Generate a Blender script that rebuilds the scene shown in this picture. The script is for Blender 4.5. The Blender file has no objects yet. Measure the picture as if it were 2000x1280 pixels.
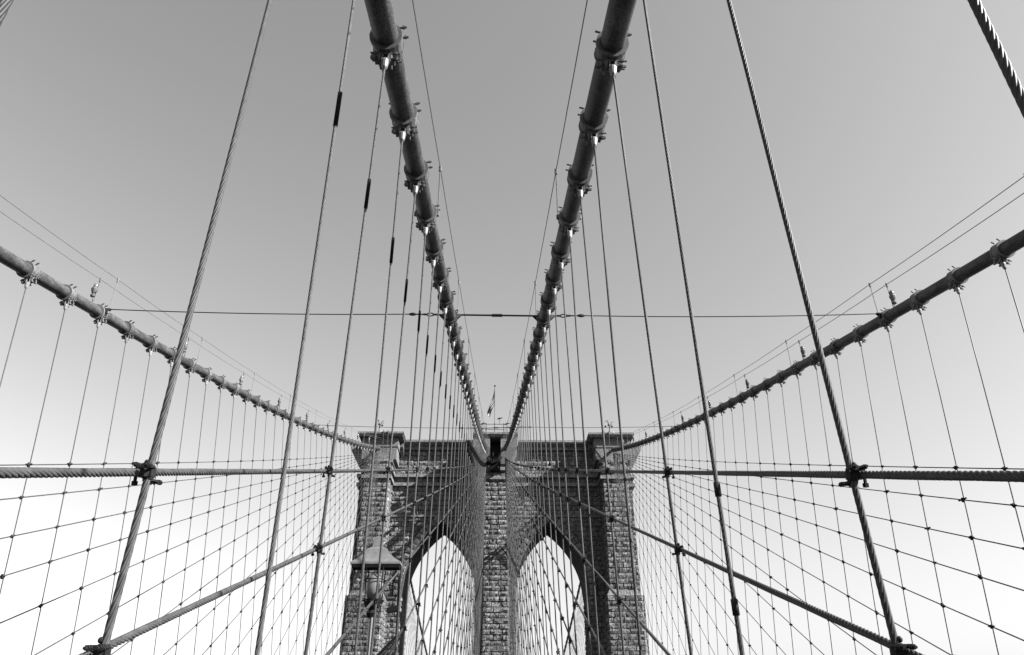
import bpy, math, random
from mathutils import Vector, Matrix
random.seed(7)
sc = bpy.context.scene
COL = sc.collection

# ---------------------------------------------------------------- camera
cam = bpy.data.cameras.new('camera')
camo = bpy.data.objects.new('camera', cam)
COL.objects.link(camo)
R = Vector((0.999787, -0.02028, -0.003733)); U = Vector((-0.006908, -0.499967, 0.866017)); F = Vector((0.019429, 0.865807, 0.500001))
camo.matrix_world = Matrix(((R.x, U.x, -F.x, -0.07334), (R.y, U.y, -F.y, 0), (R.z, U.z, -F.z, 0), (0, 0, 0, 1)))
cam.sensor_fit = 'HORIZONTAL'; cam.sensor_width = 36; cam.lens = 1467.6 / 2000 * 36
cam.clip_start = 0.1; cam.clip_end = 6000
sc.camera = camo

# ---------------------------------------------------------------- sky and sun (black-and-white film: the sky's blue record only)
SUNV = Vector((2.5, -1.0, 1.9)).normalized()            # towards the sun
EL = math.asin(SUNV.z); AZ = math.atan2(SUNV.x, SUNV.y)
w = bpy.data.worlds.new('World'); sc.world = w; w.use_nodes = True
nt = w.node_tree; bg = nt.nodes['Background']
sk = nt.nodes.new('ShaderNodeTexSky'); sk.sky_type = 'NISHITA'; sk.sun_disc = False
sk.sun_elevation = EL; sk.sun_rotation = AZ
sep = nt.nodes.new('ShaderNodeSeparateColor'); cmb = nt.nodes.new('ShaderNodeCombineColor')
nt.links.new(sk.outputs[0], sep.inputs[0])
pw = nt.nodes.new('ShaderNodeMath'); pw.operation = 'POWER'; pw.inputs[1].default_value = 1.22
ml = nt.nodes.new('ShaderNodeMath'); ml.operation = 'MULTIPLY'; ml.inputs[1].default_value = 0.66
nt.links.new(sep.outputs[2], pw.inputs[0]); nt.links.new(pw.outputs[0], ml.inputs[0])   # steeper sky contrast, and the sky dimmed
mn = nt.nodes.new('ShaderNodeMath'); mn.operation = 'MINIMUM'; mn.inputs[1].default_value = 6.0
nt.links.new(ml.outputs[0], mn.inputs[0])
for i in range(3): nt.links.new(mn.outputs[0], cmb.inputs[i])
nt.links.new(cmb.outputs[0], bg.inputs[0]); bg.inputs[1].default_value = 0.05
sd = bpy.data.lights.new('sun', 'SUN'); sd.energy = 5.0; sd.angle = math.radians(0.53); sd.color = (1, 1, 1)
so = bpy.data.objects.new('sun', sd); COL.objects.link(so)
so.rotation_euler = SUNV.to_track_quat('Z', 'Y').to_euler()
sc.view_settings.view_transform = 'Standard'; sc.view_settings.look = 'None'
sc.view_settings.exposure = 2.0; sc.view_settings.gamma = 1.0; sc.view_settings.use_curve_mapping = False

# ---------------------------------------------------------------- materials (all grey: the photograph is black and white)
def mat(name, v, rough=0.6, metal=0.0, nscale=6.0, nvar=0.3, bump=0.2, bdist=0.01, spec=0.4, fine=None, vary=0.0, island=False, streak=0.0):
    m = bpy.data.materials.new(name); m.use_nodes = True; n = m.node_tree; p = n.nodes['Principled BSDF']
    p.inputs['Roughness'].default_value = rough; p.inputs['Metallic'].default_value = metal
    p.inputs['Specular IOR Level'].default_value = spec
    tc = n.nodes.new('ShaderNodeTexCoord')
    a = n.nodes.new('ShaderNodeTexNoise'); a.inputs['Scale'].default_value = nscale; a.inputs['Detail'].default_value = 8; a.inputs['Roughness'].default_value = 0.7
    n.links.new(tc.outputs['Object'], a.inputs['Vector'])
    r = n.nodes.new('ShaderNodeValToRGB'); r.color_ramp.elements[0].position = 0.3; r.color_ramp.elements[1].position = 0.7
    lo, hi = v * (1 - nvar), v * (1 + nvar)
    r.color_ramp.elements[0].color = (lo, lo, lo, 1); r.color_ramp.elements[1].color = (hi, hi, hi, 1)
    n.links.new(a.outputs['Fac'], r.inputs[0])
    col = r.outputs[0]
    if fine:
        b2 = n.nodes.new('ShaderNodeTexNoise'); b2.inputs['Scale'].default_value = fine; b2.inputs['Detail'].default_value = 4
        n.links.new(tc.outputs['Object'], b2.inputs['Vector'])
        mr = n.nodes.new('ShaderNodeMapRange'); mr.inputs[1].default_value = 0.35; mr.inputs[2].default_value = 0.65; mr.inputs[3].default_value = 0.45; mr.inputs[4].default_value = 1.5
        n.links.new(b2.outputs['Fac'], mr.inputs[0])
        mx = n.nodes.new('ShaderNodeVectorMath'); mx.operation = 'SCALE'
        n.links.new(col, mx.inputs[0]); n.links.new(mr.outputs[0], mx.inputs['Scale']); col = mx.outputs[0]
    def scale_by(col, fac):
        mx = n.nodes.new('ShaderNodeVectorMath'); mx.operation = 'SCALE'
        n.links.new(col, mx.inputs[0]); n.links.new(fac, mx.inputs['Scale']); return mx.outputs[0]
    def remap(src, a, b, c, d):
        mr = n.nodes.new('ShaderNodeMapRange')
        for i, q in enumerate((a, b, c, d)): mr.inputs[i + 1].default_value = q
        n.links.new(src, mr.inputs[0]); return mr.outputs[0]
    if vary:
        oi = n.nodes.new('ShaderNodeObjectInfo'); col = scale_by(col, remap(oi.outputs['Random'], 0, 1, 1 - vary, 1 + vary))
    if island:
        ge = n.nodes.new('ShaderNodeNewGeometry'); col = scale_by(col, remap(ge.outputs['Random Per Island'], 0, 1, .78, 1.2))
    if streak:
        mp = n.nodes.new('ShaderNodeMapping'); mp.inputs['Scale'].default_value = (1.6, 1.6, .12) if island else (5, .7, 5)
        ns = n.nodes.new('ShaderNodeTexNoise'); ns.inputs['Scale'].default_value = 1.0; ns.inputs['Detail'].default_value = 5
        ge2 = n.nodes.new('ShaderNodeNewGeometry'); n.links.new(ge2.outputs['Position'], mp.inputs[0]); n.links.new(mp.outputs[0], ns.inputs['Vector'])
        col = scale_by(col, remap(ns.outputs['Fac'], .35, .65, 1 - streak, 1 + streak))
    n.links.new(col, p.inputs['Base Color'])
    if bump:
        b = n.nodes.new('ShaderNodeBump'); b.inputs['Strength'].default_value = bump; b.inputs['Distance'].default_value = bdist
        c = n.nodes.new('ShaderNodeTexNoise'); c.inputs['Scale'].default_value = (fine or nscale * 4); c.inputs['Detail'].default_value = 6
        n.links.new(tc.outputs['Object'], c.inputs['Vector'])
        n.links.new(c.outputs['Fac'], b.inputs['Height']); n.links.new(b.outputs[0], p.inputs['Normal'])
    return m
M = {}
M['stone'] = mat('granite', 0.095, 0.85, nscale=1.3, nvar=0.3, bump=1.0, bdist=0.09, fine=5.0, spec=0.1, streak=0.35, island=True)
M['stone_dark'] = mat('granite_joint_shade', 0.04, 0.95, nscale=2.0, nvar=0.3, bump=0.6, bdist=0.04, fine=6.0, spec=0.1)  # dark joints, plus the arch soffits' shade put into the colour
M['cornice'] = mat('granite_cornice', 0.11, 0.8, nscale=2.5, nvar=0.25, bump=0.6, bdist=0.03, fine=9.0, spec=0.1, streak=0.3, vary=0.15)
M['cable'] = mat('cable_paint', 0.045, 0.5, nscale=3.0, nvar=0.4, bump=0.15, bdist=0.004, fine=30.0, spec=0.15, streak=0.4)
M['band'] = mat('band_iron', 0.085, 0.55, nscale=9.0, nvar=0.4, bump=0.3, bdist=0.004, spec=0.2, vary=0.35)
M['rope'] = mat('galvanised_rope', 0.036, 0.5, nscale=14.0, nvar=0.45, bump=0.3, bdist=0.002, spec=0.15, vary=0.25)
M['zinc'] = mat('zinc_socket', 0.13, 0.45, nscale=12.0, nvar=0.2, bump=0.2, bdist=0.003, vary=0.35)
M['clip'] = mat('dark_iron', 0.01, 0.6, nscale=20.0, nvar=0.4, bump=0.3, bdist=0.003, spec=0.12)
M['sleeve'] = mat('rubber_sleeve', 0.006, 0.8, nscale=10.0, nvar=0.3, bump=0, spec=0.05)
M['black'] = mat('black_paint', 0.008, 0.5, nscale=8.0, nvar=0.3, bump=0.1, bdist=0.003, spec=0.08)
M['shade'] = mat('lantern_hood_paint', 0.1, 0.5, nscale=10.0, nvar=0.2, bump=0.15, bdist=0.002)
M['glass'] = mat('opal_glass', 0.1, 0.12, nscale=10.0, nvar=0.1, bump=0.0, spec=0.5)
M['flag_dark'] = mat('flag_red_cloth', 0.015, 0.9, nscale=6.0, nvar=0.2, bump=0.2)
M['flag_light'] = mat('flag_white_cloth', 0.2, 0.9, nscale=6.0, nvar=0.1, bump=0.2)
M['flag_blue'] = mat('flag_blue_cloth', 0.012, 0.9, nscale=6.0, nvar=0.2, bump=0.2)
M['white'] = mat('white_paint', 0.25, 0.5, nscale=6.0, nvar=0.1, bump=0.1)
M['steel'] = mat('truss_paint', 0.05, 0.6, nscale=3.0, nvar=0.25, bump=0.2, spec=0.1)
M['wood'] = mat('plank_wood', 0.05, 0.8, nscale=3.0, nvar=0.35, bump=0.4, bdist=0.005, fine=24.0)
M['asphalt'] = mat('asphalt', 0.03, 0.9, nscale=2.0, nvar=0.2, bump=0.4, bdist=0.01, fine=30.0)
M['water'] = mat('river_water', 0.01, 0.15, nscale=0.05, nvar=0.3, bump=0.6, bdist=0.5, fine=0.3, spec=0.3)

# ---------------------------------------------------------------- mesh helpers
def frame(d):
    d = d.normalized()
    a = Vector((1, 0, 0)) if abs(d.x) < 0.9 else Vector((0, 0, 1))
    n = (a - d * a.dot(d)).normalized()
    return n, d.cross(n)
class MB:
    def __init__(s): s.v = []; s.f = []; s.m = []; s.cm = 0
    def quadf(s, *idx): s.f.append(tuple(idx)); s.m.append(s.cm)
    def pts(s, P):
        b = len(s.v); s.v.extend(tuple(p) for p in P); return b
    def box(s, x0, x1, y0, y1, z0, z1, T=None):
        P = [Vector((x, y, z)) for z in (z0, z1) for y in (y0, y1) for x in (x0, x1)]
        if T is not None: P = [T @ p for p in P]
        b = s.pts(P)
        for q in ((0, 2, 3, 1), (4, 5, 7, 6), (0, 1, 5, 4), (2, 6, 7, 3), (0, 4, 6, 2), (1, 3, 7, 5)): s.quadf(*[b + i for i in q])
    def tube(s, P, r, n=6, cap=True, T=None):
        P = [Vector(p) for p in P]; rs = r if isinstance(r, (list, tuple)) else [r] * len(P)
        if T is not None: P = [T @ p for p in P]
        N, B = frame(P[-1] - P[0]) if (P[-1] - P[0]).length > 1e-6 else frame(P[1] - P[0])
        rings = []
        for i, p in enumerate(P):
            d = (P[min(i + 1, len(P) - 1)] - P[max(i - 1, 0)]).normalized()
            nn = N - d * N.dot(d)
            if nn.length < 1e-4: nn, _ = frame(d)
            nn.normalize(); N = nn; bb = d.cross(nn)
            rings.append(s.pts([p + (nn * math.cos(t) + bb * math.sin(t)) * rs[i] for t in (2 * math.pi * k / n for k in range(n))]))
        for a, b in zip(rings, rings[1:]):
            for k in range(n): s.quadf(a + k, a + (k + 1) % n, b + (k + 1) % n, b + k)
        if cap:
            s.quadf(*[rings[0] + k for k in range(n)][::-1]); s.quadf(*[rings[-1] + k for k in range(n)])
    def rope(s, fn, L0, L1, rad, pitch, strands=6, step=12, n=5, hand=1):
        # laid rope: fn(s)->point along the axis for s in metres; strands wind round it
        cr = rad * 0.42; hr = rad - cr
        cnt = max(2, int((L1 - L0) / pitch * step))
        d = (fn(L1) - fn(L0)); N, B = frame(d)
        C = [fn(L0 + (L1 - L0) * i / cnt) for i in range(cnt + 1)]
        for k in range(strands):
            P = []
            for i, c in enumerate(C):
                a = hand * (2 * math.pi * ((L0 + (L1 - L0) * i / cnt) / pitch) + 2 * math.pi * k / strands)
                P.append(c + (N * math.cos(a) + B * math.sin(a)) * hr)
            s.tube(P, cr, n, cap=False)
        s.tube([C[0], C[-1]] if len(C) < 30 else C[::12] + [C[-1]], hr * 0.9, 5)
    def sphere(s, c, r, nu=10, nv=6, sx=1, sy=1, sz=1, T=None):
        c = Vector(c)
        P = []
        for j in range(nv + 1):
            th = math.pi * j / nv
            for i in range(nu):
                ph = 2 * math.pi * i / nu
                q = c + Vector((math.sin(th) * math.cos(ph) * r * sx, math.sin(th) * math.sin(ph) * r * sy, math.cos(th) * r * sz))
                P.append(T @ q if T is not None else q)
        b = s.pts(P)
        for j in range(nv):
            for i in range(nu): s.quadf(b + j * nu + i, b + (j + 1) * nu + i, b + (j + 1) * nu + (i + 1) % nu, b + j * nu + (i + 1) % nu)
    def lathe(s, prof, n=12, T=None, c=(0, 0, 0)):
        c = Vector(c); P = []
        for (r, z) in prof:
            for i in range(n):
                a = 2 * math.pi * i / n; q = c + Vector((r * math.cos(a), r * math.sin(a), z)); P.append(T @ q if T is not None else q)
        b = s.pts(P)
        for j in range(len(prof) - 1):
            for i in range(n): s.quadf(b + j * n + i, b + j * n + (i + 1) % n, b + (j + 1) * n + (i + 1) % n, b + (j + 1) * n + i)
    def mesh(s, name, mats, off=(0, 0, 0), smooth=False):
        me = bpy.data.meshes.new(name); o = Vector(off)
        me.from_pydata([tuple(Vector(v) - o) for v in s.v], [], s.f)
        for m in (mats if isinstance(mats, list) else [mats]): me.materials.append(m)
        if isinstance(mats, list): me.polygons.foreach_set('material_index', s.m)
        if smooth: me.polygons.foreach_set('use_smooth', [True] * len(s.f))
        me.update(); return me
    def build(s, name, mats, parent=None, smooth=False, loc=None):
        off = world_loc(parent) if parent else (Vector(loc) if loc is not None else Vector((0, 0, 0)))
        return put(name, s.mesh(name, mats, off, smooth), parent, loc if not parent else None)
_WL = {}
def world_loc(o): return _WL.get(o.name, Vector((0, 0, 0)))
def put(name, me, parent=None, loc=None):
    o = bpy.data.objects.new(name, me); COL.objects.link(o)
    if loc is not None: o.location = loc
    if parent: o.parent = parent; _WL[o.name] = world_loc(parent)
    else: _WL[o.name] = Vector(loc) if loc is not None else Vector((0, 0, 0))
    return o
def tag(o, label, cat, group=None, kind=None):
    o['label'] = label; o['category'] = cat
    if group: o['group'] = group
    if kind: o['kind'] = kind
    return o
def thing(name, label, cat, loc=(0, 0, 0), group=None):
    o = bpy.data.objects.new(name, None); COL.objects.link(o); o.location = loc; o.empty_display_size = 0.2
    _WL[o.name] = Vector(loc); return tag(o, label, cat, group)
def struct(name, mb, m, smooth=False):
    o = mb.build(name, m, smooth=smooth); o['kind'] = 'structure'; return o
def place(name, me, M4, parent):
    # shared mesh at world matrix M4 under parent (parents carry only a location)
    o = bpy.data.objects.new(name, me); COL.objects.link(o); o.parent = parent
    o.matrix_basis = Matrix.Translation(-world_loc(parent)) @ M4
    _WL[o.name] = world_loc(parent); return o
def nth(n):
    return str(n) + ('th' if 10 < n % 100 < 14 else {1: 'st', 2: 'nd', 3: 'rd'}.get(n % 10, 'th'))

# ---------------------------------------------------------------- bridge layout, eye level = 0
Y0, SP = 6.63186, 2.286
DECK = -1.65
CF = [(8.471955, .2240412, .00068126, 2.114338, -.01013264, 4.968e-5), (8.334096, .2291524, .00066403, 1.978484, -.01169136, 3.771e-5),
      (8.393569, .2316768, .00063307, 14.47164, .02912536, -1.818e-5), (8.433059, .2331503, .00060590, 14.62933, .01411842, 9.653e-5)]
SG = [-1, 1, -1, 1]; EB = [2.163, 2.132, 13.731, 13.740]
CN = ['left inner', 'right inner', 'left outer', 'right outer']
OUTW = [0, 0, -.13, .13]
def pin(ci, Y):                                      # the pins under the cable, where the suspenders hang
    a, b, c, e0, e1, e2 = CF[ci]
    return Vector((SG[ci] * (e0 + e1 * Y + e2 * Y * Y), Y, a + b * Y + c * Y * Y))
def cen(ci, Y):                                      # centre line of the main cable
    p = pin(ci, Y); return Vector((p.x + OUTW[ci], Y, p.z + 0.36))
def YK(k): return Y0 + SP * k
ZCH = -1.15                                          # top chord of the trusses
def hx(ci, k, z):                                    # x of suspender k at height z
    p = pin(ci, YK(k)); t = (z - ZCH) / (p.z - ZCH)
    b = SG[ci] * EB[ci]
    if ci < 2 and k % 2 == 0:
        b *= {-2: .985 if ci == 0 else .93, 0: .92, 2: .92, 4: .93, 6: .965}.get(k, 1)
    return b + (p.x - b) * t
KIN, KOUT, KEND = -4, -8, 42

# ---- setting
mb = MB(); mb.box(-3000, 3000, -2500, 4000, -47, -46.3); struct('river', mb, M['water'])
mb = MB(); mb.box(-12.9, -2.6, -150, 330, -7.4, -6.9); struct('road_deck', mb, M['asphalt'])
mb = MB(); mb.box(2.6, 12.9, -150, 330, -7.4, -6.9); struct('road_deck', mb, M['asphalt'])
mb = MB()
y = -40.0
while y < 104: mb.box(-2.05, 2.05, y, y + .22, DECK - .06, DECK); y += .235
o = struct('promenade', mb, M['wood'])
for ci in range(4):
    mb = MB(); x = SG[ci] * EB[ci]
    yy = -40.0
    mb.box(x - .14, x + .14, -40, 106, ZCH - .28, ZCH)
    mb.box(x - .14, x + .14, -40, 106, -7.3, -6.95)
    while yy < 104:
        mb.box(x - .07, x + .07, yy, yy + .14, -6.95, ZCH - .28); mb.tube([(x, yy + .1, -6.9), (x, yy + 4.5, ZCH - .3)], .05, 4)
        yy += SP * 2
    t = mb.build('stiffening_truss', M['steel']); tag(t, 'steel stiffening truss beneath the %s cable of the bridge' % CN[ci], 'truss', 'trusses under the four cables')

# ---------------------------------------------------------------- tower
XC = -0.1
YW, YB = 109.3, 117.3
AC, AH, ASP, ATOP = 7.95, 5.25, 20.0, 30.4            # arch centre, half width, springing, apex (from tower axis)
AR = ((ATOP - ASP) ** 2 + AH ** 2) / (2 * AH)
def arch_z(dx, R_=None, extra=0):                     # height of the arch soffit at |dx| from its centre
    r = AR + extra; q = abs(dx) + (AR - AH)
    return ASP + math.sqrt(max(0, r * r - q * q))
def arch_dx(z, extra=0):                              # half width of the opening at height z
    if z < ASP: return AH + extra
    r = AR + extra; v = r * r - (z - ASP) ** 2
    if v <= 0: return None
    d = math.sqrt(v) - (AR - AH)
    return d if d > 0 else None
tower = thing('bridge_tower', 'tall granite bridge tower with two pointed arches and a flag on top', 'tower', (XC, YW, -46))
def tb(mbx, name, m, smooth=False): return mbx.build(name, m, tower, smooth)
ZB, ZT = -46.0, 41.9
# core wall with its two pointed openings
mb = MB()
fy, by = YW + .14, YB
def wall_strip(x0, z0a, x1, z0b):
    b = mb.pts([(x0, fy, z0a), (x1, fy, z0b), (x1, fy, ZT), (x0, fy, ZT), (x0, by, z0a), (x1, by, z0b), (x1, by, ZT), (x0, by, ZT)])
    mb.quadf(b, b + 1, b + 2, b + 3); mb.quadf(b + 4, b + 7, b + 6, b + 5)
    return b
for xa, xb in ((-20.4, -(AC + AH)), (-(AC - AH), AC - AH), (AC + AH, 20.4)):
    mb.box(XC + xa, XC + xb, fy, by, ZB, ZT)
for s in (-1, 1):
    N = 28
    for i in range(N):
        d0 = -AH + 2 * AH * i / N; d1 = -AH + 2 * AH * (i + 1) / N
        b = wall_strip(XC + s * AC + d0, arch_z(d0), XC + s * AC + d1, arch_z(d1))
        mb.quadf(b, b + 4, b + 5, b + 1)
tb(mb, 'wall', M['stone_dark'])
# stones
STONES = []                                           # (score, MB)
def block(P4, nrm, area_hint=None, proud=0.13, gap=0.018, jit=0.085):
    """rough-faced stone on the quad P4 (counter-clockwise seen from outside), standing proud along nrm"""
    P = [Vector(p) for p in P4]; c = sum(P, Vector()) / 4
    u = (P[1] - P[0]); v = (P[3] - P[0])
    if u.length < .12 or v.length < .12: return
    m = MB()
    def at(a, b, h):
        p = P[0].lerp(P[1], a).lerp(P[3].lerp(P[2], a), b); return p + nrm * h
    ga, gb = gap / u.length, gap / v.length
    rows = [(gb, -.03), (gb + .05 / v.length, proud * .55), (.5, proud), (1 - gb - .05 / v.length, proud * .7), (1 - gb, -.03)]
    cols = [ga, ga + .06 / u.length, .36, .68, 1 - ga - .06 / u.length, 1 - ga]
    base = random.uniform(-jit * .9, jit * 1.0)
    pts = []
    for j, (b, h) in enumerate(rows):
        for i, a in enumerate(cols):
            edge = i in (0, 5) or j in (0, 4)
            hh = -.03 if edge else h + base * .6 + random.uniform(-jit, jit)
            pts.append(at(a, b, hh))
    b0 = m.pts(pts)
    for j in range(4):
        for i in range(5): m.quadf(b0 + j * 6 + i, b0 + j * 6 + i + 1, b0 + (j + 1) * 6 + i + 1, b0 + (j + 1) * 6 + i)
    area = u.cross(v).length
    view = abs(nrm.dot(-c.normalized())); STONES.append((area * view / c.length_squared, c, m))
ROW = 0.70
def courses(z0, z1):
    n = max(1, round((z1 - z0) / ROW)); return [(z0 + (z1 - z0) * i / n, z0 + (z1 - z0) * (i + 1) / n, i) for i in range(n)]
def split(a, b, i, wmin=.85, wmax=1.5):
    xs = [a]; x = a + random.uniform(.5, 1.5)
    while x < b - .5: xs.append(x); x += random.uniform(wmin, wmax) * (1.25 if i % 2 else 1)
    xs.append(b); return xs
N_F = Vector((0, -1, 0))
def front(x0, x1, z0, z1, Y, clip=True, wr=(.85, 1.5)):
    for za, zb, i in courses(z0, z1):
        segs = [(x0, x0, x1, x1)]
        if clip:
            ns = []
            for (a0, a1, b0, b1) in segs:
                cur = [(a0, a1, b0, b1)]
                for s in (-1, 1):
                    cx = s * AC; w0, w1 = arch_dx(za, 1.15), arch_dx(zb, 1.15)
                    if w0 is None: continue
                    w1 = w1 if w1 is not None else 0.0
                    nx = []
                    for (p0, p1, q0, q1) in cur:
                        if p0 < cx - w0: nx.append((p0, p1, min(q0, cx - w0), min(q1, cx - w1)))
                        if q0 > cx + w0: nx.append((max(p0, cx + w0), max(p1, cx + w1), q0, q1))
                    cur = nx
                ns += cur
            segs = ns
        for (a0, a1, b0, b1) in segs:
            am, bm = (a0 + a1) / 2, (b0 + b1) / 2
            xs = split(am, bm, i, *wr)
            if len(xs) > 2 and xs[1] - xs[0] < .4: xs.pop(1)
            for k in range(len(xs) - 1):
                l0 = a0 if k == 0 else xs[k]; l1 = a1 if k == 0 else xs[k]
                r0 = b0 if k == len(xs) - 2 else xs[k + 1]; r1 = b1 if k == len(xs) - 2 else xs[k + 1]
                if r0 - l0 < .12 and r1 - l1 < .12: continue
                block([(XC + l0, Y, za), (XC + r0, Y, za), (XC + r1, Y, zb), (XC + l1, Y, zb)], N_F)
def side(X, y0, y1, z0, z1, s):
    for za, zb, i in courses(z0, z1):
        xs = split(y0, y1, i, .9, 1.6)
        for a, b in zip(xs, xs[1:]):
            if s > 0: block([(XC + X, a, za), (XC + X, b, za), (XC + X, b, zb), (XC + X, a, zb)], Vector((1, 0, 0)))
            else: block([(XC + X, b, za), (XC + X, a, za), (XC + X, a, zb), (XC + X, b, zb)], Vector((-1, 0, 0)))
ZL = 8.2                                              # lowest course built stone by stone (the frame ends near z = 11)
LEDGES = ((37.42, 36.95), (36.1, 35.6), (31.3, 31.0))
# recessed wall front
for s in (-1, 1):
    front(min(s * 1.8, s * 15.5), max(s * 1.8, s * 15.5), ASP, 31.0, YW + .14)
    front(min(s * 1.8, s * 15.5), max(s * 1.8, s * 15.5), 31.3, 35.6, YW + .14, False)
    front(min(s * 1.8, s * 15.5), max(s * 1.8, s * 15.5), 36.1, 36.95, YW + .14, False)
    front(min(s * 1.8, s * 15.5), max(s * 1.8, s * 15.5), 37.42, 41.2, YW + .14, False)
    front(min(s * 1.8, s * (AC - AH)), max(s * 1.8, s * (AC - AH)), ZL, ASP, YW + .14, False)
    front(min(s * (AC + AH), s * 15.1), max(s * (AC + AH), s * 15.1), ZL, ASP, YW + .14, False)
    front(min(s * 19.2, s * 20.4), max(s * 19.2, s * 20.4), ASP, 38.3, YW + .14, False)
    front(min(s * 19.7, s * 20.8), max(s * 19.7, s * 20.8), ZL, ASP, YW - .2, False)
# buttress bodies
mb = MB()
mb.box(XC - 1.62, XC + 1.62, 106.3, YW + .3, ZB, 39.2)
BT = [(-1.7, 1.75, 106.16, ZL, 38.8)]
for s in (-1, 1):
    a, b = sorted((s * 15.55, s * 19.15)); mb.box(XC + a + .1, XC + b - .1, 105.9, YW + .3, 19.6, 39.0); BT.append((a, b, 105.76, 20.2, 38.6))
    a, b = sorted((s * 15.05, s * 19.75)); mb.box(XC + a + .1, XC + b - .1, 105.5, YW + .3, ZB, 19.5); BT.append((a, b, 105.36, ZL, 19.3))
    a, b = sorted((s * 20.2, s * 20.75)); mb.box(XC + a, XC + b, YW - .06, YB + .4, ZB, 19.5)
tb(mb, 'buttress', M['stone_dark'])
for a, b, Y, z0, z1 in BT:
    front(a, b, z0, z1, Y, False, (1.0, 1.35))
    side(b, Y, YW + .1, z0, z1, 1); side(a, Y, YW + .1, z0, z1, -1)
# arch jambs
for s in (-1, 1):
    for e in (-1, 1):
        side(s * AC + e * AH, YW + .1, YB, ZL, ASP, -e)
# voussoirs: the ring of wedge stones round each opening
for s in (-1, 1):
    for e in (-1, 1):
        ccx = s * AC - e * (AR - AH); a_end = math.acos((AR - AH) / AR); nv = 15
        for k in range(nv):
            a0, a1 = a_end * k / nv, a_end * (k + 1) / nv
            ro = AR + (1.15 if k % 2 else 1.05)
            def q(a, r): return Vector((XC + ccx + e * r * math.cos(a), YW + .02, ASP + r * math.sin(a)))
            P = [q(a0, AR + .02), q(a0, ro), q(a1, ro), q(a1, AR + .02)]
            if k == nv - 1:
                P[2].x = XC + s * AC; P[3].x = XC + s * AC; P[2].z = ATOP + 1.5
            if e < 0: P = [P[1], P[0], P[3], P[2]]
            block(P, N_F, proud=.2, jit=.05)
STONES.sort(key=lambda t: -t[0])
def in_view(c):
    d = Vector(c) - Vector((-.0733, 0, 0)); z = d.dot(F); return z > 0 and abs(d.dot(R) / z) < .69 and -.445 < d.dot(U) / z < .44
seen = [t for t in STONES if in_view(t[1]) and t[1].y < YW + .2]
first = seen[:298]; ids = set(id(t[2]) for t in first)
for t in first: t[2].build('stone', M['stone'], tower)
rest = MB()
for t in STONES:
    if id(t[2]) in ids: continue
    b = rest.pts(t[2].v)
    for f in t[2].f: rest.quadf(*[b + i for i in f])
o = tb(rest, 'stonework', M['stone']); o['kind'] = 'stuff'
# sloped weatherings on the outer buttresses
for s in (-1, 1):
    mb = MB(); a, b = sorted((s * 15.05, s * 19.75)); a2, b2 = sorted((s * 15.5, s * 19.2))
    q = mb.pts([(XC + a, 105.3, 19.3), (XC + b, 105.3, 19.3), (XC + b, YW, 19.3), (XC + a, YW, 19.3), (XC + a2, 105.8, 20.2), (XC + b2, 105.8, 20.2), (XC + b2, YW, 20.2), (XC + a2, YW, 20.2)])
    for f in ((0, 1, 5, 4), (1, 2, 6, 5), (3, 0, 4, 7), (4, 5, 6, 7), (3, 2, 1, 0)): mb.quadf(*[q + i for i in f])
    tb(mb, 'weathering', M['cornice'])
# string courses, running round wall and buttresses
def course_ring(name, zt, zb, d):
    m = MB()
    def bx(a, b, Y, y1=None, dz=0): m.box(XC + a, XC + b, Y, y1 if y1 else YW + .3, zb + dz, zt + dz)
    for s in (-1, 1):
        a, b = sorted((s * 2.1, s * 15.2)); bx(a, b, YW - d)
        a, b = sorted((s * (15.55 - d), s * (19.15 + d))); bx(a, b, 105.76 - d)
        a, b = sorted((s * 19.5, s * (20.45 + d))); bx(a, b, YW - d - .003, YB - .5)
    bx(-1.7 - d, 1.75 + d, 106.16 - d)
    tb(m, name, M['cornice'])
course_ring('string_course', 37.42, 36.95, .42)
course_ring('string_course', 36.1, 35.6, .36)
m = MB()
for s in (-1, 1):
    a, b = sorted((s * 1.8, s * 15.5)); m.box(XC + a, XC + b, YW - .12, YW + .3, 31.0, 31.3)
tb(m, 'string_course', M['cornice'])
# parapet cornice between the buttress caps: three stepped mouldings
for s in (-1, 1):
    m = MB(); a, b = sorted((s * 3.3, s * 14.2))
    m.box(XC + a, XC + b, YW - 1.25, YB + .6, 42.22, 42.55); m.box(XC + a, XC + b, YW - 1.1, YW + .3, 42.02, 42.217); m.box(XC + a, XC + b, YW - .8, YW + .3, 41.86, 42.017)
    m.box(XC + a, XC + b, YW - .35, YW + .35, 41.3, 41.857)
    tb(m, 'cornice', M['cornice'])
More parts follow.
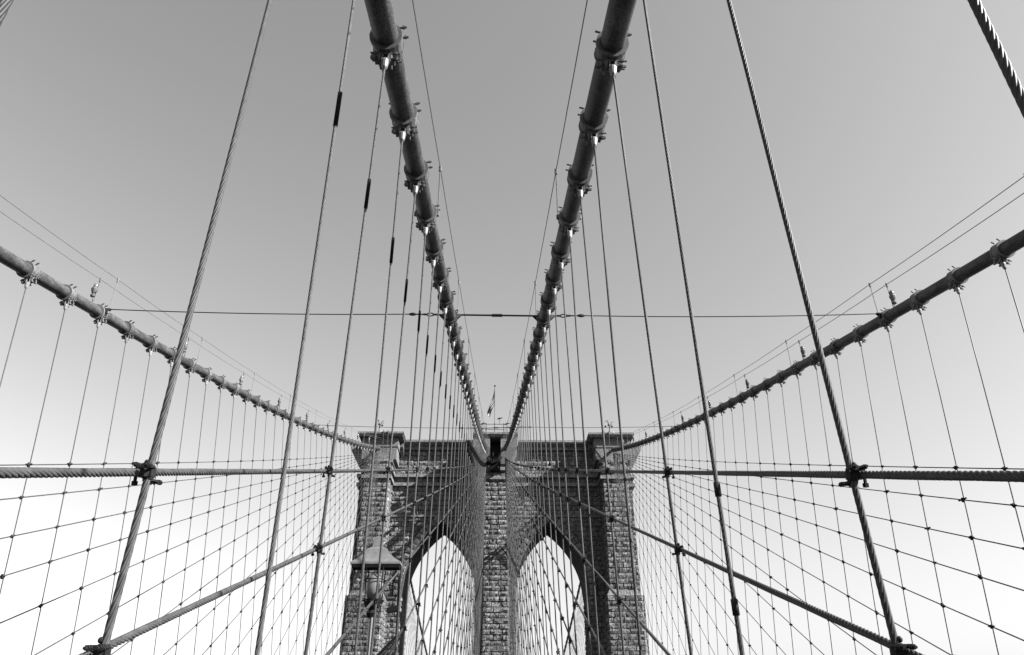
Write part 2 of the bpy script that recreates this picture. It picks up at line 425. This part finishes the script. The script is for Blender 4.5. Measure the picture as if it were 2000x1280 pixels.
# caps over the three buttresses
def cap(a, b, nm='cap', full=False):
    m = MB(); a += XC; b += XC
    m.box(a, b, 104.95, YB + .65, 42.3, 42.6); m.box(a + .08, b - .08, 105.05, YB + .5, 42.12, 42.297); m.box(a + .16, b - .16, 105.15, YB + .3, 41.95, 42.117)
    tb(m, nm, M['cornice'])
for s in (-1, 1):
    a, b = sorted((s * 13.75, s * 20.6)); cap(a, b)
    m = MB()
    a, b = sorted((s * 14.6, s * 20.0))
    m.box(XC + a, XC + b, 105.75, YW + .3, 40.55, 41.947)
    a, b = sorted((s * 14.75, s * 19.85)); m.box(XC + a, XC + b, 105.85, YW + .3, 38.6, 40.547)
    a, b = sorted((s * 15.2, s * 19.45)); m.box(XC + a, XC + b, 105.7, YW + .3, 38.1, 38.597)
    tb(m, 'frieze', M['cornice'])
    # stone bracket beside the cap
    m = MB(); x0, x1 = sorted((s * 14.05, s * 14.55)); q = m.pts([(XC + x, y, z) for x in (x0, x1) for (y, z) in ((YW + .2, 39.9), (YW - 1.6, 41.2), (YW - 1.6, 41.94), (YW + .2, 41.94))])
    for f in ((0, 1, 2, 3), (7, 6, 5, 4), (0, 4, 5, 1), (1, 5, 6, 2), (2, 6, 7, 3)): m.quadf(*[q + i for i in f])
    tb(m, 'bracket', M['cornice'])
    # flared corbel on the outer side
    m = MB(); P = [(20.4, 38.3), (22.35, 41.6), (22.35, 42.5), (20.4, 42.5)]
    q = m.pts([(XC + s * x, y, z) for y in (YW + .3, YB - .6) for (x, z) in P])
    for i in range(4): m.quadf(q + i, q + (i + 1) % 4, q + 4 + (i + 1) % 4, q + 4 + i)
    m.quadf(q, q + 3, q + 2, q + 1); m.quadf(q + 4, q + 5, q + 6, q + 7)
    tb(m, 'corbel', M['cornice'])
cap(-3.5, 3.15)
m = MB()
for a, b in ((-3.45, -.95), (.65, 3.1)): m.box(XC + a, XC + b, 105.3, YW + .3, 40.3, 41.947)
for a, b in ((-3.45, -.95), (.65, 3.1)):
    c0 = a if a < 0 else b; c1 = -1.9 if a < 0 else 1.9
    inn = b if a < 0 else a
    q = m.pts([(XC + c0, 105.3, 40.3), (XC + inn, 105.3, 40.3), (XC + inn, 105.8, 37.9), (XC + c1, 105.8, 37.9), (XC + c0, YW, 40.3), (XC + inn, YW, 40.3), (XC + inn, YW, 37.9), (XC + c1, YW, 37.9)])
    for f in ((0, 1, 2, 3), (4, 7, 6, 5), (0, 3, 7, 4), (3, 2, 6, 7), (1, 5, 6, 2)): m.quadf(*[q + i for i in f])
m.box(XC - .95, XC + .65, 107.4, YW + .3, 37.9, 41.947)
tb(m, 'frieze', M['cornice'])
m = MB(); m.box(XC - .9, XC + .6, 107.3, 107.38, 38.3, 41.9); tb(m, 'recess_shade', M['black'])  # black sheet: the shade inside the recess put in as colour
m = MB(); m.box(XC - 20.4, XC + 20.4, YW + .35, YB + .3, 41.9, 42.2); tb(m, 'roof', M['stone_dark'])

# ---------------------------------------------------------------- things on the tower
pole = thing('flagpole', 'thin white flagpole rising from the middle of the tower top', 'flagpole', (-.42, 112, 42.5))
m = MB(); m.tube([(-.42, 112, 42.5), (-.42, 112, 53.4)], [.05, .03], 8); m.build('pole', M['rope'], pole)
m = MB(); m.sphere((-.42, 112, 53.55), .16); m.build('finial', M['black'], pole)
m = MB(); NU, NVv = 14, 26
def fl(u, v):
    # flag hanging nearly slack from the pole: u along the fly, v down the hoist
    bulge = math.sin(min(1, u * .8 + v * .35) * math.pi * .62)
    x = -.47 - 1.45 * (.25 + .75 * bulge) * (u ** .75) * (.35 + .8 * v if v < .75 else .95 - (v - .75) * 1.6)
    z = 53.2 - 3.1 * v - u * (2.9 - .7 * v)
    y = 112 + .25 * math.sin(u * 7 + v * 3) * u
    return (x, y, z)
g = [[m.pts([fl(i / NU, j / NVv)]) for i in range(NU + 1)] for j in range(NVv + 1)]
for j in range(NVv):
    for i in range(NU):
        m.cm = 2 if (j < 14 and i < 6) else (0 if (j // 2) % 2 == 0 else 1)
        m.quadf(g[j][i], g[j][i + 1], g[j + 1][i + 1], g[j + 1][i])
o = m.build('flag', [M['flag_dark'], M['flag_light'], M['flag_blue']], loc=(-.47, 112, 50), smooth=True)
tag(o, 'striped flag hanging slack from the pole on the tower top', 'flag')
# railing with lamp arms behind the middle cap
rl = thing('signal_frame', 'thin frame of bars and small lamps on the middle cap below the flag', 'frame', (-.4, 108, 42.6))
m = MB()
for x in (-1.7, -.4, 1.0): m.tube([(x, 108, 42.6), (x, 108, 45.3)], .05, 5)
for z in (44.2, 45.1): m.tube([(-1.9, 108, z), (1.2, 108, z)], .045, 5)
m.build('bars', M['clip'], rl)
for x, d in ((-3.4, 1), (-2.2, 1), (1.5, -1), (2.6, -1), (.4, 1)):
    m = MB(); z = 45.2 if x != .4 else 46.1
    m.tube([(x, 108, 42.6 if abs(x) > 1.4 else 45.1), (x, 108, z - .1)], .035, 5); m.tube([(x - .35, 108, z - .15), (x, 108, z), (x + .45, 108, z + .06)], [.1, .13, .04], 6)
    m.build('lamp', M['clip'], rl)
for sx, nm in ((-17.9, 'left'), (17.2, 'right')):
    t = thing('floodlight_mast', 'small mast with curved arms and floodlights on the %s cap of the tower' % nm, 'floodlights', (sx, 107, 42.6), 'floodlight masts on the tower caps')
    m = MB(); m.tube([(sx - .1, 107, 42.6), (sx, 107, 44.6)], .05, 5)
    for k in range(4):
        a = k * 1.5 + .4; P = [(sx + .02, 107, 44.0 + .12 * k)]
        for q in range(1, 6): P.append((sx + .75 * math.sin(a + .3) * q / 5, 107 + .5 * math.cos(a) * q / 5, 44.0 + .12 * k + 1.0 * math.sin(q / 5 * 2.2)))
        m.tube(P, .035, 5)
    m.build('arms', M['clip'], t)
    m = MB(); m.sphere((sx + .35, 106.2, 42.95), .28, 10, 6, 1.3, 1, .8); m.build('floodlight', M['white'], t)
    m = MB()
    for k in range(3): m.box(sx - .75 + .5 * k, sx - .5 + .5 * k, 106.9, 107.1, 44.3 + .18 * (k % 2), 44.5 + .18 * (k % 2))
    m.build('lamp', M['clip'], t)
# access ladders down the front of the caps
for lx, nm in ((16.0, 'right'), (-16.9, 'left')):
    m = MB()
    for x in (lx, lx + .7): m.tube([(x, 104.85, 42.8), (x, 105.4, 39.4)], .05, 4)
    for k in range(9): m.tube([(lx, 104.9 + .055 * k, 42.4 - .35 * k), (lx + .7, 104.9 + .055 * k, 42.4 - .35 * k)], .03, 4)
    o = m.build('ladder', M['rope'], loc=(lx, 105, 39.4)); tag(o, 'pale steel ladder on the %s cap of the tower above the outer cable' % nm, 'ladder', 'ladders on the tower caps')
m = MB(); m.tube([(-4.3, 105.05, 41.2), (-3.8, 105.0, 40.2), (-3.0, 104.95, 39.15), (-2.1, 104.9, 38.2), (-1.3, 104.85, 37.7), (-.6, 104.8, 37.65), (.1, 104.8, 38.05), (.6, 104.8, 38.7)], .27, 10)  # black tube put in for a dark U below the middle cap
o = m.build('sagging_tube', M['sleeve'], loc=(-1.8, 105, 38.5), smooth=True); tag(o, 'thick black tube sagging below the middle cap of the tower', 'cable')
bb = thing('junction_box', 'black box hanging under the saddle in the middle of the tower', 'box', (-.25, 105.2, 36.7))
m = MB(); m.box(-.95, .48, 104.9, 106.1, 36.75, 37.7); m.build('casing', M['black'], bb)
m = MB(); m.tube([(-.6, 105.3, 37.7), (-.6, 105.3, 39.5)], .12, 6); m.tube([(.3, 105.3, 37.7), (.3, 105.3, 39.5)], .12, 6); m.build('hanger', M['black'], bb)
m = MB(); m.sphere((.2, 104.86, 37.1), .1); m.build('lamp', M['white'], bb)
m = MB(); m.tube([(-2.75, 105.95, 16), (-2.72, 105.95, 20.4), (-2.4, 105.9, 22.4), (-1.75, 105.8, 24.1), (-.6, 105.75, 24.9), (.55, 105.7, 25.9), (1.3, 105.75, 25.0), (2.1, 105.85, 23.6), (2.8, 106.6, 22.6)], .13, 6)  # black tube put in for a dark inverted V on the pier
o = m.build('tubing', M['black'], loc=(-.5, 105.9, 22)); tag(o, 'black tubing bent over the middle pier between the two arches', 'tubing')
t = thing('floodlight', 'round black floodlight at the right jamb of the right arch', 'floodlight', (12.4, 108.9, 17.2))
m = MB(); m.sphere((12.4, 108.7, 17.3), .42, 10, 7, 1, .8, 1.1); m.build('housing', M['black'], t, True)
m = MB(); m.tube([(12.5, 108.9, 17.2), (13.2, 109.3, 17.2)], .09, 6); m.build('arm', M['black'], t)

# ---------------------------------------------------------------- main cables
def band_mesh():
    m = MB()                                          # local: y along the cable, z up, x across
    def ring(r0, y0, y1, n=20):
        P = []
        for (r, y) in ((.2, y0), (r0, y0), (r0, y1), (.2, y1)):
            P += [Vector((r * math.cos(2 * math.pi * i / n), y, r * math.sin(2 * math.pi * i / n))) for i in range(n)]
        b = m.pts(P)
        for j in range(3):
            for i in range(n): m.quadf(b + j * n + i, b + j * n + (i + 1) % n, b + (j + 1) * n + (i + 1) % n, b + (j + 1) * n + i)
    ring(.262, -.17, .17); ring(.285, -.19, -.12); ring(.275, .12, .17)
    for x in (-.085, .085): m.box(x - .022, x + .022, -.12, .14, -.46, -.2)
    for y_, z in ((-.1, -.30), (.02, -.31), (.12, -.30), (-.04, -.37)):
        m.tube([(-.25, y_, z), (.27, y_, z)], .019, 6); m.tube([(.17, y_, z), (.21, y_, z)], .036, 6); m.tube([(-.2, y_, z), (-.14, y_, z)], .038, 6)
    m.tube([(-.17, 0, -.41), (.17, 0, -.41)], .045, 8)
    m.sphere((-.2, -.06, -.36), .06, 8, 5)
    for y_ in (-.13, .13):                            # bolts of the upper joint
        m.tube([(.2, y_, .2), (.335, y_, .23)], .02, 5); m.tube([(-.2, y_, .22), (-.3, y_, .245)], .02, 5)
        m.tube([(.26, y_, .215), (.3, y_, .225)], .036, 6)
    return m.mesh('cable_band', M['band'])
BAND = band_mesh()
def cable_group(ci, k0, k1):
    base = cen(ci, YK(k0))
    t = thing('main_cable', '%s main cable of four, thick and wrapped, with suspender bands, rising to the tower' % CN[ci], 'cable', base, 'main cables of the bridge')
    P = []; Y = YK(k0) - 1.0
    while Y < 108.5: P.append(cen(ci, Y)); Y += SP / 2
    m = MB(); m.tube(P, .215, 24); m.build('wrapped_cable', M['cable'], t, True)
    for k in range(k0, k1 + 1):
        c = cen(ci, YK(k)); d = (cen(ci, YK(k) + .1) - cen(ci, YK(k) - .1)).normalized()
        # lean the band so that its foot points at the pin
        dn = (pin(ci, YK(k)) - c); up = -(dn - d * dn.dot(d)).normalized(); x = d.cross(up)
        Mx = Matrix(((x.x, d.x, up.x, c.x), (x.y, d.y, up.y, c.y), (x.z, d.z, up.z, c.z), (0, 0, 0, 1))) @ Matrix.Rotation(random.uniform(-.07, .07), 4, 'Y')
        place('cable_band', BAND, Mx, t)
    # saddle mouth at the tower
    return t
for ci in range(4): cable_group(ci, -2 if ci < 2 else KOUT, 43)

# ---------------------------------------------------------------- suspenders
ROPE_R = .0215
def sock_mesh():
    m = MB()
    for x in (-.052, .052): m.box(x - .012, x + .012, -.035, .035, -.14, .045)
    m.lathe([(.0, -.09), (.062, -.09), (.07, -.13), (.05, -.27), (.028, -.31), (0, -.31)], 10)
    return m.mesh('socket', M['zinc'])
SOCK = sock_mesh()
n_in = 0
for ci in range(4):
    k0 = -2 if ci < 2 else KOUT
    for k in range(k0, KEND):
        p = pin(ci, YK(k)); top = p + Vector((0, 0, -.28)); bot = Vector((hx(ci, k, ZCH), YK(k), ZCH))
        ordn = k - k0 + 1
        if ci < 2: lab = 'suspender rope under the %s cable, %s counting from the camera towards the tower' % (CN[ci], nth(ordn))
        else: lab = 'suspender rope under the %s cable, %s counting back from the tower' % (CN[ci], nth(KEND - k))
        t = thing('suspender', lab, 'rope', bot, 'suspender ropes hanging from the main cables')
        m = MB()
        if ci < 2 and k <= 4:
            L = (top - bot).length
            lod = 20 if k < 0 else (12 if k < 1 else 8)
            zt = min(L, L)
            m.rope(lambda s_: bot.lerp(top, s_ / L), 0.2, L, ROPE_R, .46 if ci == 0 else .32, step=lod, n=6 if k < 1 else 4)
        else:
            bw = Vector((random.uniform(-.03, .03), random.uniform(-.05, .05), 0))
            m.tube([bot.lerp(top, u) + bw * 4 * u * (1 - u) for u in (0, .2, .4, .6, .8, 1)], ROPE_R * (1.0 if ci < 2 else .85), 6)
        m.build('rope', M['rope'], t, True)
        place('socket', SOCK, Matrix.Translation(p), t)
        if ci == 0 and 0 <= k <= 24:                  # dark protective sleeve
            zz = 7.16 + .6 * k; L = (top - bot).length
            if zz < top.z - .3:
                f0 = (zz - .56 - bot.z) / (top.z - bot.z); f1 = (zz - bot.z) / (top.z - bot.z)
                m = MB(); m.tube([bot.lerp(top, f0), bot.lerp(top, f1)], .029, 8); m.build('sleeve', M['sleeve'], t, True)
        for f0 in ((.3, .205) if ci == 1 and k == 0 else ()):                # small joints bound round the rope
            m = MB(); m.tube([bot.lerp(top, f0), bot.lerp(top, f0 + .012)], .031, 8); m.build('sleeve', M['clip'], t, True)

# ---------------------------------------------------------------- diagonal stays
def ubolt(m, c, ax, leg, half, length, r=.011):
    """U-bolt: bow bent round an axis through c along ax, legs run along leg"""
    lat = ax.cross(leg).normalized(); P = []
    P.append(c + lat * half + leg * length)
    for i in range(9):
        a = math.pi * i / 8; P.append(c + lat * half * math.cos(a) - leg * half * math.sin(a))
    P.append(c - lat * half + leg * length); m.tube(P, r, 6)
    for sgn in (1, -1):
        for q in (.55, .72): e = c + lat * sgn * half + leg * length * q; m.tube([e, e + leg * .014], r * 1.75, 6)
def clamp_near():
    m = MB(); z = Vector((0, 0, 1)); y = Vector((0, 1, 0)); x = Vector((1, 0, 0))
    # local: z along the suspender, y along the stay, x outwards (stay lies outside the suspender)
    m.lathe([(.0, -.042), (.03, -.042), (.036, -.02), (.036, .02), (.03, .042), (0, .042)], 10)
    m.box(-.028, .07, -.032, .032, -.026, .026); m.tube([(.0, -.04, .0), (.05, .04, .0)], .03, 8)
    ubolt(m, Vector((0, -.012, .028)), z, -y, .031, .13, .009); ubolt(m, Vector((.045, .01, -.02)), y, -z, .034, .055)
    ubolt(m, Vector((0, .02, -.045)), z, y, .03, .1, .009)
    m.box(-.04, .04, -.068, -.055, .017, .04); m.box(-.038, .038, .055, .068, -.058, -.034)
    m.sphere((.02, 0, .06), .018, 8, 5)
    return m
CL = clamp_near(); CLAMP = CL.mesh('stay_clamp', M['clip'])
def far_clamp(m, c, s, big=1.0):
    big *= random.uniform(.85, 1.2); tw = random.uniform(-.04, .04)
    m.tube([c - Vector((0, 0, .055)) * big, c, c + Vector((0, 0, .055)) * big], [.025 * big, .05 * big, .025 * big], 5)
    m.tube([c - Vector((tw, .105, .02 + tw)) * big, c + Vector((tw, .105, .05 + tw)) * big], .022 * big, 4)
    m.tube([c - Vector((.06, 0, 0)) * big, c + Vector((.06, 0, 0)) * big], .02 * big, 4)
ZPP = .0004
stays = []
def stay_params(ci):
    zt = 38.6 if ci < 2 else 39.35
    pts = [(13.49, 4.70), (13.49, 3.80), (13.49, 2.38), (22.63, 4.42)] if ci < 2 else [(24.92, 8.86), (24.92, 7.85), (24.92, 6.71), (24.92, 5.59), (24.92, 4.25), (27.21, 3.76)]
    out = []
    for Y, Z in pts:
        out.append((Y, Z, zt))
    last = 8.3 if ci < 2 else 16.0; stp = 4.5 if ci < 2 else 4.3
    y = last + stp
    while y < 97: out.append((y, ZCH, zt - .02 * len(out))); y += stp
    return out
for ci in range(4):
    s = SG[ci]; TX = pin(ci, 105.0).x
    for j, (Ya, Za, Zt) in enumerate(stay_params(ci)):
        L = 105 - Ya; sl = (Zt - Za) / L - ZPP * L / 2
        def zf(Y): return Za + sl * (Y - Ya) + ZPP / 2 * (Y - Ya) ** 2
        # where it reaches the chord
        Yd = Ya
        while zf(Yd) > ZCH and Yd > -14: Yd -= .1
        if zf(Yd) <= ZCH: Yd += .05
        rr = .0255 if ci < 2 else .0205
        def sx(Y):
            p = pin(ci, Y); t_ = (zf(Y) - ZCH) / (p.z - ZCH); b_ = SG[ci] * EB[ci]
            return b_ + (p.x - b_) * t_ + s * (.045 if ci < 2 else .04)
        def pt(Y):
            q = min(1, max(0, (Y - 97) / 8)); return Vector((sx(Y) * (1 - q) + TX * q, Y, zf(Y)))
        side_n = 'left' if s < 0 else 'right'
        pos = 'topmost' if j == 0 else nth(j + 1) + ' from the top'
        lab = '%s diagonal stay rope from the tower down the %s suspenders' % (pos, CN[ci])
        t = thing('diagonal_stay', lab, 'stay rope', pt(Yd), 'diagonal stay ropes fanning out from the tower')
        m = MB(); Ynear = Yd
        if ci < 2 and j < 3:
            Ynear = max(Yd, 20.0 if j < 2 else 15.0); k_ = math.sqrt(1 + .36 * .36)
            m.rope(lambda q: pt(Yd + q / k_), 0, (Ynear - Yd) * k_, rr, .26, step=11, n=5, hand=1)
        n = max(2, int((105.2 - Ynear) / 4)); m.tube([pt(Ynear + (105.2 - Ynear) * i / n) for i in range(n + 1)], rr * (.94 if Ynear > Yd else 1), 6)
        m.build('rope', M['rope'], t, True)
        mc = MB(); cnt = 0
        for k in range(KIN if ci < 2 else KOUT, KEND):
            Y = YK(k)
            if Y < Yd + .3 or Y > 103: continue
            if ci < 2 and k % 2 == 0 and k <= 4: continue
            z = zf(Y)
            if z > pin(ci, Y).z - .6: continue
            c = Vector((hx(ci, k, z), Y, z))
            if ci < 2 and k <= 7:
                dy = pt(Y + .1) - pt(Y - .1); dy.normalize(); up = Vector((0, 0, 1)); xx = Vector((s, 0, 0))
                yy = dy if s > 0 else dy
                zz_ = up; xv = yy.cross(zz_) * (1 if s > 0 else -1)
                Mx = Matrix(((s, yy.x, zz_.x, c.x), (0, yy.y, zz_.y, c.y), (0, yy.z, zz_.z, c.z), (0, 0, 0, 1)))
                place('clamp', CLAMP, Mx, t)
            else:
                far_clamp(mc, c + Vector((s * .02, 0, 0)), s, 1.05 if ci < 2 else 1.1); cnt += 1
        if cnt:
            o = mc.build('clamps', M['clip'], t); o['kind'] = 'stuff'

# ---------------------------------------------------------------- handrails and lamps along the cables
def lamp_mesh(a):
    m = MB()
    if a == 0: m.lathe([(0, 0), (.08, 0), (.1, .05), (.06, .12), (.11, .25), (.13, .33), (.12, .38), (0, .38)], 10)
    else: m.lathe([(.07, .38), (.085, .43), (.085, .5), (.07, .58), (.03, .62), (0, .63)], 12)
    return m
LBASE = lamp_mesh(0).mesh('lamp_base', M['band']); LGLASS = lamp_mesh(1).mesh('lamp_glass', M['glass'], smooth=True)
for ci in range(4):
    outer = ci > 1; hw = .34 if outer else .29; ht = 1.88 - .36 if outer else 1.64
    t = thing('cable_handrail', 'pair of thin handrail wires on posts above the %s main cable' % CN[ci], 'handrail', cen(ci, YK(-4)), 'handrails above the main cables')
    ks = list(range(-8 if outer else -4, 45, 4))
    for e in (-1, 1):
        P = []
        for a, b in zip(ks, ks[1:]):
            pa = cen(ci, YK(a)) + Vector((e * hw, 0, ht)); pb = cen(ci, YK(b)) + Vector((e * hw, 0, ht))
            for i in range(4):
                u = i / 4; q = pa.lerp(pb, u); q.z -= .16 * u * (1 - u); P.append(q)
        P.append(cen(ci, min(107, YK(ks[-1]))) + Vector((e * hw, 0, ht)))
        m = MB(); m.tube(P, .013, 5); m.build('wire', M['band'], t)
    for k in ks[:-1]:
        c = cen(ci, YK(k))
        for e in (-1, 1):
            b = c + Vector((e * hw, 0, .02)); a = c + Vector((e * hw, 0, ht)); m = MB()
            m.tube([b, a], .016, 6); m.tube([a + Vector((0, 0, -.12)), a + Vector((0, 0, .06))], .04, 6); m.tube([b - Vector((0, 0, .05)), b + Vector((0, 0, .07))], .045, 6)
            m.tube([b + Vector((0, 0, .0)), c + Vector((e * .2, 0, .0))], .03, 6)
            m.build('post', M['band'], t)
        if outer and k >= 4 and k < 42:
            q = c + Vector((SG[ci] * (hw + .1), 0, .72 if ci == 2 else .62))
            l = thing('cable_lamp', 'small glass lamp on the %s cable, %s counted back from the tower' % (CN[ci], nth((40 - k) // 4 + 1)), 'lamp', q, 'lamps strung along the outer cables')
            place('lamp_base', LBASE, Matrix.Translation(q), l); place('lamp_glass', LGLASS, Matrix.Translation(q), l)
            m = MB(); m.tube([q, c + Vector((SG[ci] * .2, 0, .1))], .025, 5); m.build('bracket', M['band'], l)

# ---------------------------------------------------------------- cross ties between the cables
def turnbuckle(m, a, b):
    d = (b - a).normalized(); n, bb = frame(d); L = (b - a).length
    for s_ in (-1, 1): m.tube([a + d * .12, a + d * .2 + n * .06 * s_, b - d * .2 + n * .06 * s_, b - d * .12], .025, 5)
    m.tube([a, a + d * .18], .045, 6); m.tube([b - d * .18, b], .045, 6)
for k, nm in ((8, 'nearer'), (24, 'farther')):
    Y = YK(k); c = [cen(i, Y) + Vector((0, 0, .1 if i < 2 else .16)) for i in range(4)]
    t = thing('cross_tie', '%s horizontal tie rod linking the four main cables in front of the tower' % nm, 'tie rod', c[0], 'ties across the cables')
    m = MB(); m.tube([c[0] + Vector((.2, 0, 0)), c[1] - Vector((.2, 0, 0))], .036, 8)
    m.build('middle_rod', M['clip'], t)
    mid = (c[0] + c[1]) / 2; m = MB(); m.tube([mid - Vector((.2, 0, 0)), mid + Vector((.2, 0, 0))], .062, 8); m.build('coupling', M['clip'], t)
    for a, b, s in ((c[0], c[2], -1), (c[1], c[3], 1)):
        d = (b - a).normalized(); m = MB()
        p0 = a + d * 1.55
        P = [p0.lerp(b - d * .2, i / 8) - Vector((0, 0, .35 * (i / 8) * (1 - i / 8))) for i in range(9)]
        m.tube(P, .022, 6); m.build('tie_wire', M['clip'], t)
        m = MB(); turnbuckle(m, a + d * .5, a + d * 1.05); m.tube([a + d * .2, a + d * .5], .035, 6)
        m.tube([a + d * 1.05, a + d * 1.6], .03, 6); m.sphere(a + d * 1.45, .1, 8, 6, 1.6, .5, .7); m.build('turnbuckle', M['clip'], t)
    for i in range(4):
        m = MB()
        for s in (-1, 1):
            q = c[i] + Vector((s * .2, 0, -.1)); m.tube([q, q + Vector((s * .22, 0, .1))], [.14, .04], 8)
        m.build('collar', M['clip'], t)

# ---------------------------------------------------------------- lantern and pole at the promenade edge
LX, LY = -2.47, 15.5
lamp = thing('street_lamp', 'tall lantern street lamp with flared metal hood in front of the left pier', 'street lamp', (LX, LY, DECK - .2))
def sq(prof, m, cx=LX, cy=LY):
    # four-sided body from a profile of (half width, z)
    rings = [m.pts([(cx - h, cy - h * .28, z), (cx + h, cy - h * .28, z), (cx + h, cy + h * .28, z), (cx - h, cy + h * .28, z)]) for h, z in prof]
    for a, b in zip(rings, rings[1:]):
        for i in range(4): m.quadf(a + i, a + (i + 1) % 4, b + (i + 1) % 4, b + i)
m = MB(); sq([(.0, 3.42), (.5, 3.42), (.5, 3.46), (.38, 3.53), (.27, 3.63), (.2, 3.74), (.11, 3.77), (.07, 3.98), (0, 4.0)], m); m.build('hood', M['shade'], lamp)
m = MB(); sq([(.47, 3.35), (.485, 3.42)], m); sq([(0, 3.355), (.47, 3.35)], m); m.build('hood_rim', M['sleeve'], lamp)
m = MB(); m.lathe([(0, 2.74), (.12, 2.76), (.17, 2.88), (.18, 3.0), (.16, 3.12), (.1, 3.22), (0, 3.23)], 16, c=(LX, LY, 0)); m.build('globe', M['glass'], lamp, True)
m = MB()
for z, r in ((3.12, .21), (2.74, .2)):
    m.tube([(LX + r * math.cos(a), LY + r * math.sin(a), z) for a in (2 * math.pi * i / 16 for i in range(17))], .012, 5, False)
for i in range(4):
    a = math.pi / 4 + i * math.pi / 2; m.tube([(LX + .2 * math.cos(a), LY + .2 * math.sin(a), 2.7), (LX + .24 * math.cos(a), LY + .24 * math.sin(a), 3.35)], .012, 5)
m.build('cage', M['black'], lamp)
m = MB(); m.lathe([(0, 2.44), (.07, 2.44), (.1, 2.5), (.06, 2.56), (.14, 2.62), (.17, 2.7), (.12, 2.75), (0, 2.75)], 12, c=(LX - .02, LY, 0)); m.build('collar', M['black'], lamp)
m = MB(); m.tube([(LX, LY, DECK - .2), (LX, LY, 2.45)], [.07, .04], 8); m.build('pole', M['shade'], lamp)
m = MB(); m.box(LX - .4, LX - .24, LY - .04, LY + .04, 2.52, 2.56, None); m.tube([(LX - .38, LY, 2.62), (LX - .2, LY, 2.42)], .012, 5); m.tube([(LX - .34, LY, 2.64), (LX - .16, LY, 2.44)], .012, 5); m.tube([(LX, LY, 2.4), (LX - .3, LY, 2.52)], .018, 5); m.build('arm', M['zinc'], lamp)
cp = thing('camera_pole', 'bent black pole carrying a box at the left arch edge', 'pole', (-2.5, 16.5, DECK - .2))
m = MB(); m.tube([(-2.62, 16.5, DECK), (-2.62, 16.5, 1.5), (-2.44, 16.5, 1.86), (-2.085, 16.5, 2.23), (-2.11, 16.5, 3.4)], .034, 8); m.build('pole', M['black'], cp)
m = MB(); T = Matrix.Translation((-2.19, 16.45, 2.73)) @ Matrix.Rotation(-.25, 4, 'Y'); m.box(-.13, .1, -.06, .06, -.045, .06, T); m.build('box', M['black'], cp)
m = MB(); q = m.pts([(-2.06, 16.45, 2.72), (-1.97, 16.45, 2.58), (-2.04, 16.45, 2.5), (-2.06, 16.55, 2.72), (-1.97, 16.55, 2.58), (-2.04, 16.55, 2.5)])
for f in ((0, 1, 2), (5, 4, 3), (0, 3, 4, 1), (1, 4, 5, 2), (2, 5, 3, 0)): m.quadf(*[q + i for i in f])
m.build('shield', M['black'], cp)

# ---------------------------------------------------------------- river side of the tower, seen through the arches
def fpin(s, Y):
    d = Y - 117.0; return Vector((s * (17.2 - .028 * d), Y, 39.7 - .335 * d + .00066 * d * d))
for s, nm in ((-1, 'left'), (1, 'right')):
    t = thing('main_cable', 'main cable falling away beyond the %s arch of the tower' % nm, 'cable', fpin(s, 117), 'main cables of the bridge')
    m = MB(); P = []; Y = 110.0
    while Y < 330: P.append(fpin(s, Y) + Vector((0, 0, .36))); Y += 6
    m.tube(P, .215, 12); m.build('wrapped_cable', M['cable'], t, True)
    mb_ = MB()
    for k in range(1, 60):
        p = fpin(s, 119 + SP * k) + Vector((0, 0, .36)); p2 = fpin(s, 119.3 + SP * k) + Vector((0, 0, .36)); mb_.tube([p, p2], .27, 10)
    o = mb_.build('cable_bands', M['band'], t); o['kind'] = 'stuff'
    for k in range(2, 34):
        p = fpin(s, 119 + SP * k); m = MB(); b = Vector((s * 13.73, p.y, ZCH + 1)); m.tube([b, p], .022, 5)
        o = m.build('suspender', M['rope'], loc=b)
        tag(o, 'thin suspender beyond the %s arch, %s out from the tower' % (nm, nth(k - 1)), 'rope', 'suspenders beyond the tower')
    for j in range(12):
        b = Vector((s * 13.73, 140 + 4.57 * j * 1.6, ZCH + 1)); a = Vector((s * 17.0, 117, 39.0)); m = MB(); m.tube([b, (a + b) / 2 - Vector((0, 0, .4)), a], .024, 5)
        o = m.build('diagonal_stay', M['rope'], loc=b)
        tag(o, 'thin diagonal stay beyond the %s arch, %s of its fan' % (nm, nth(j + 1)), 'stay rope', 'stays beyond the tower')
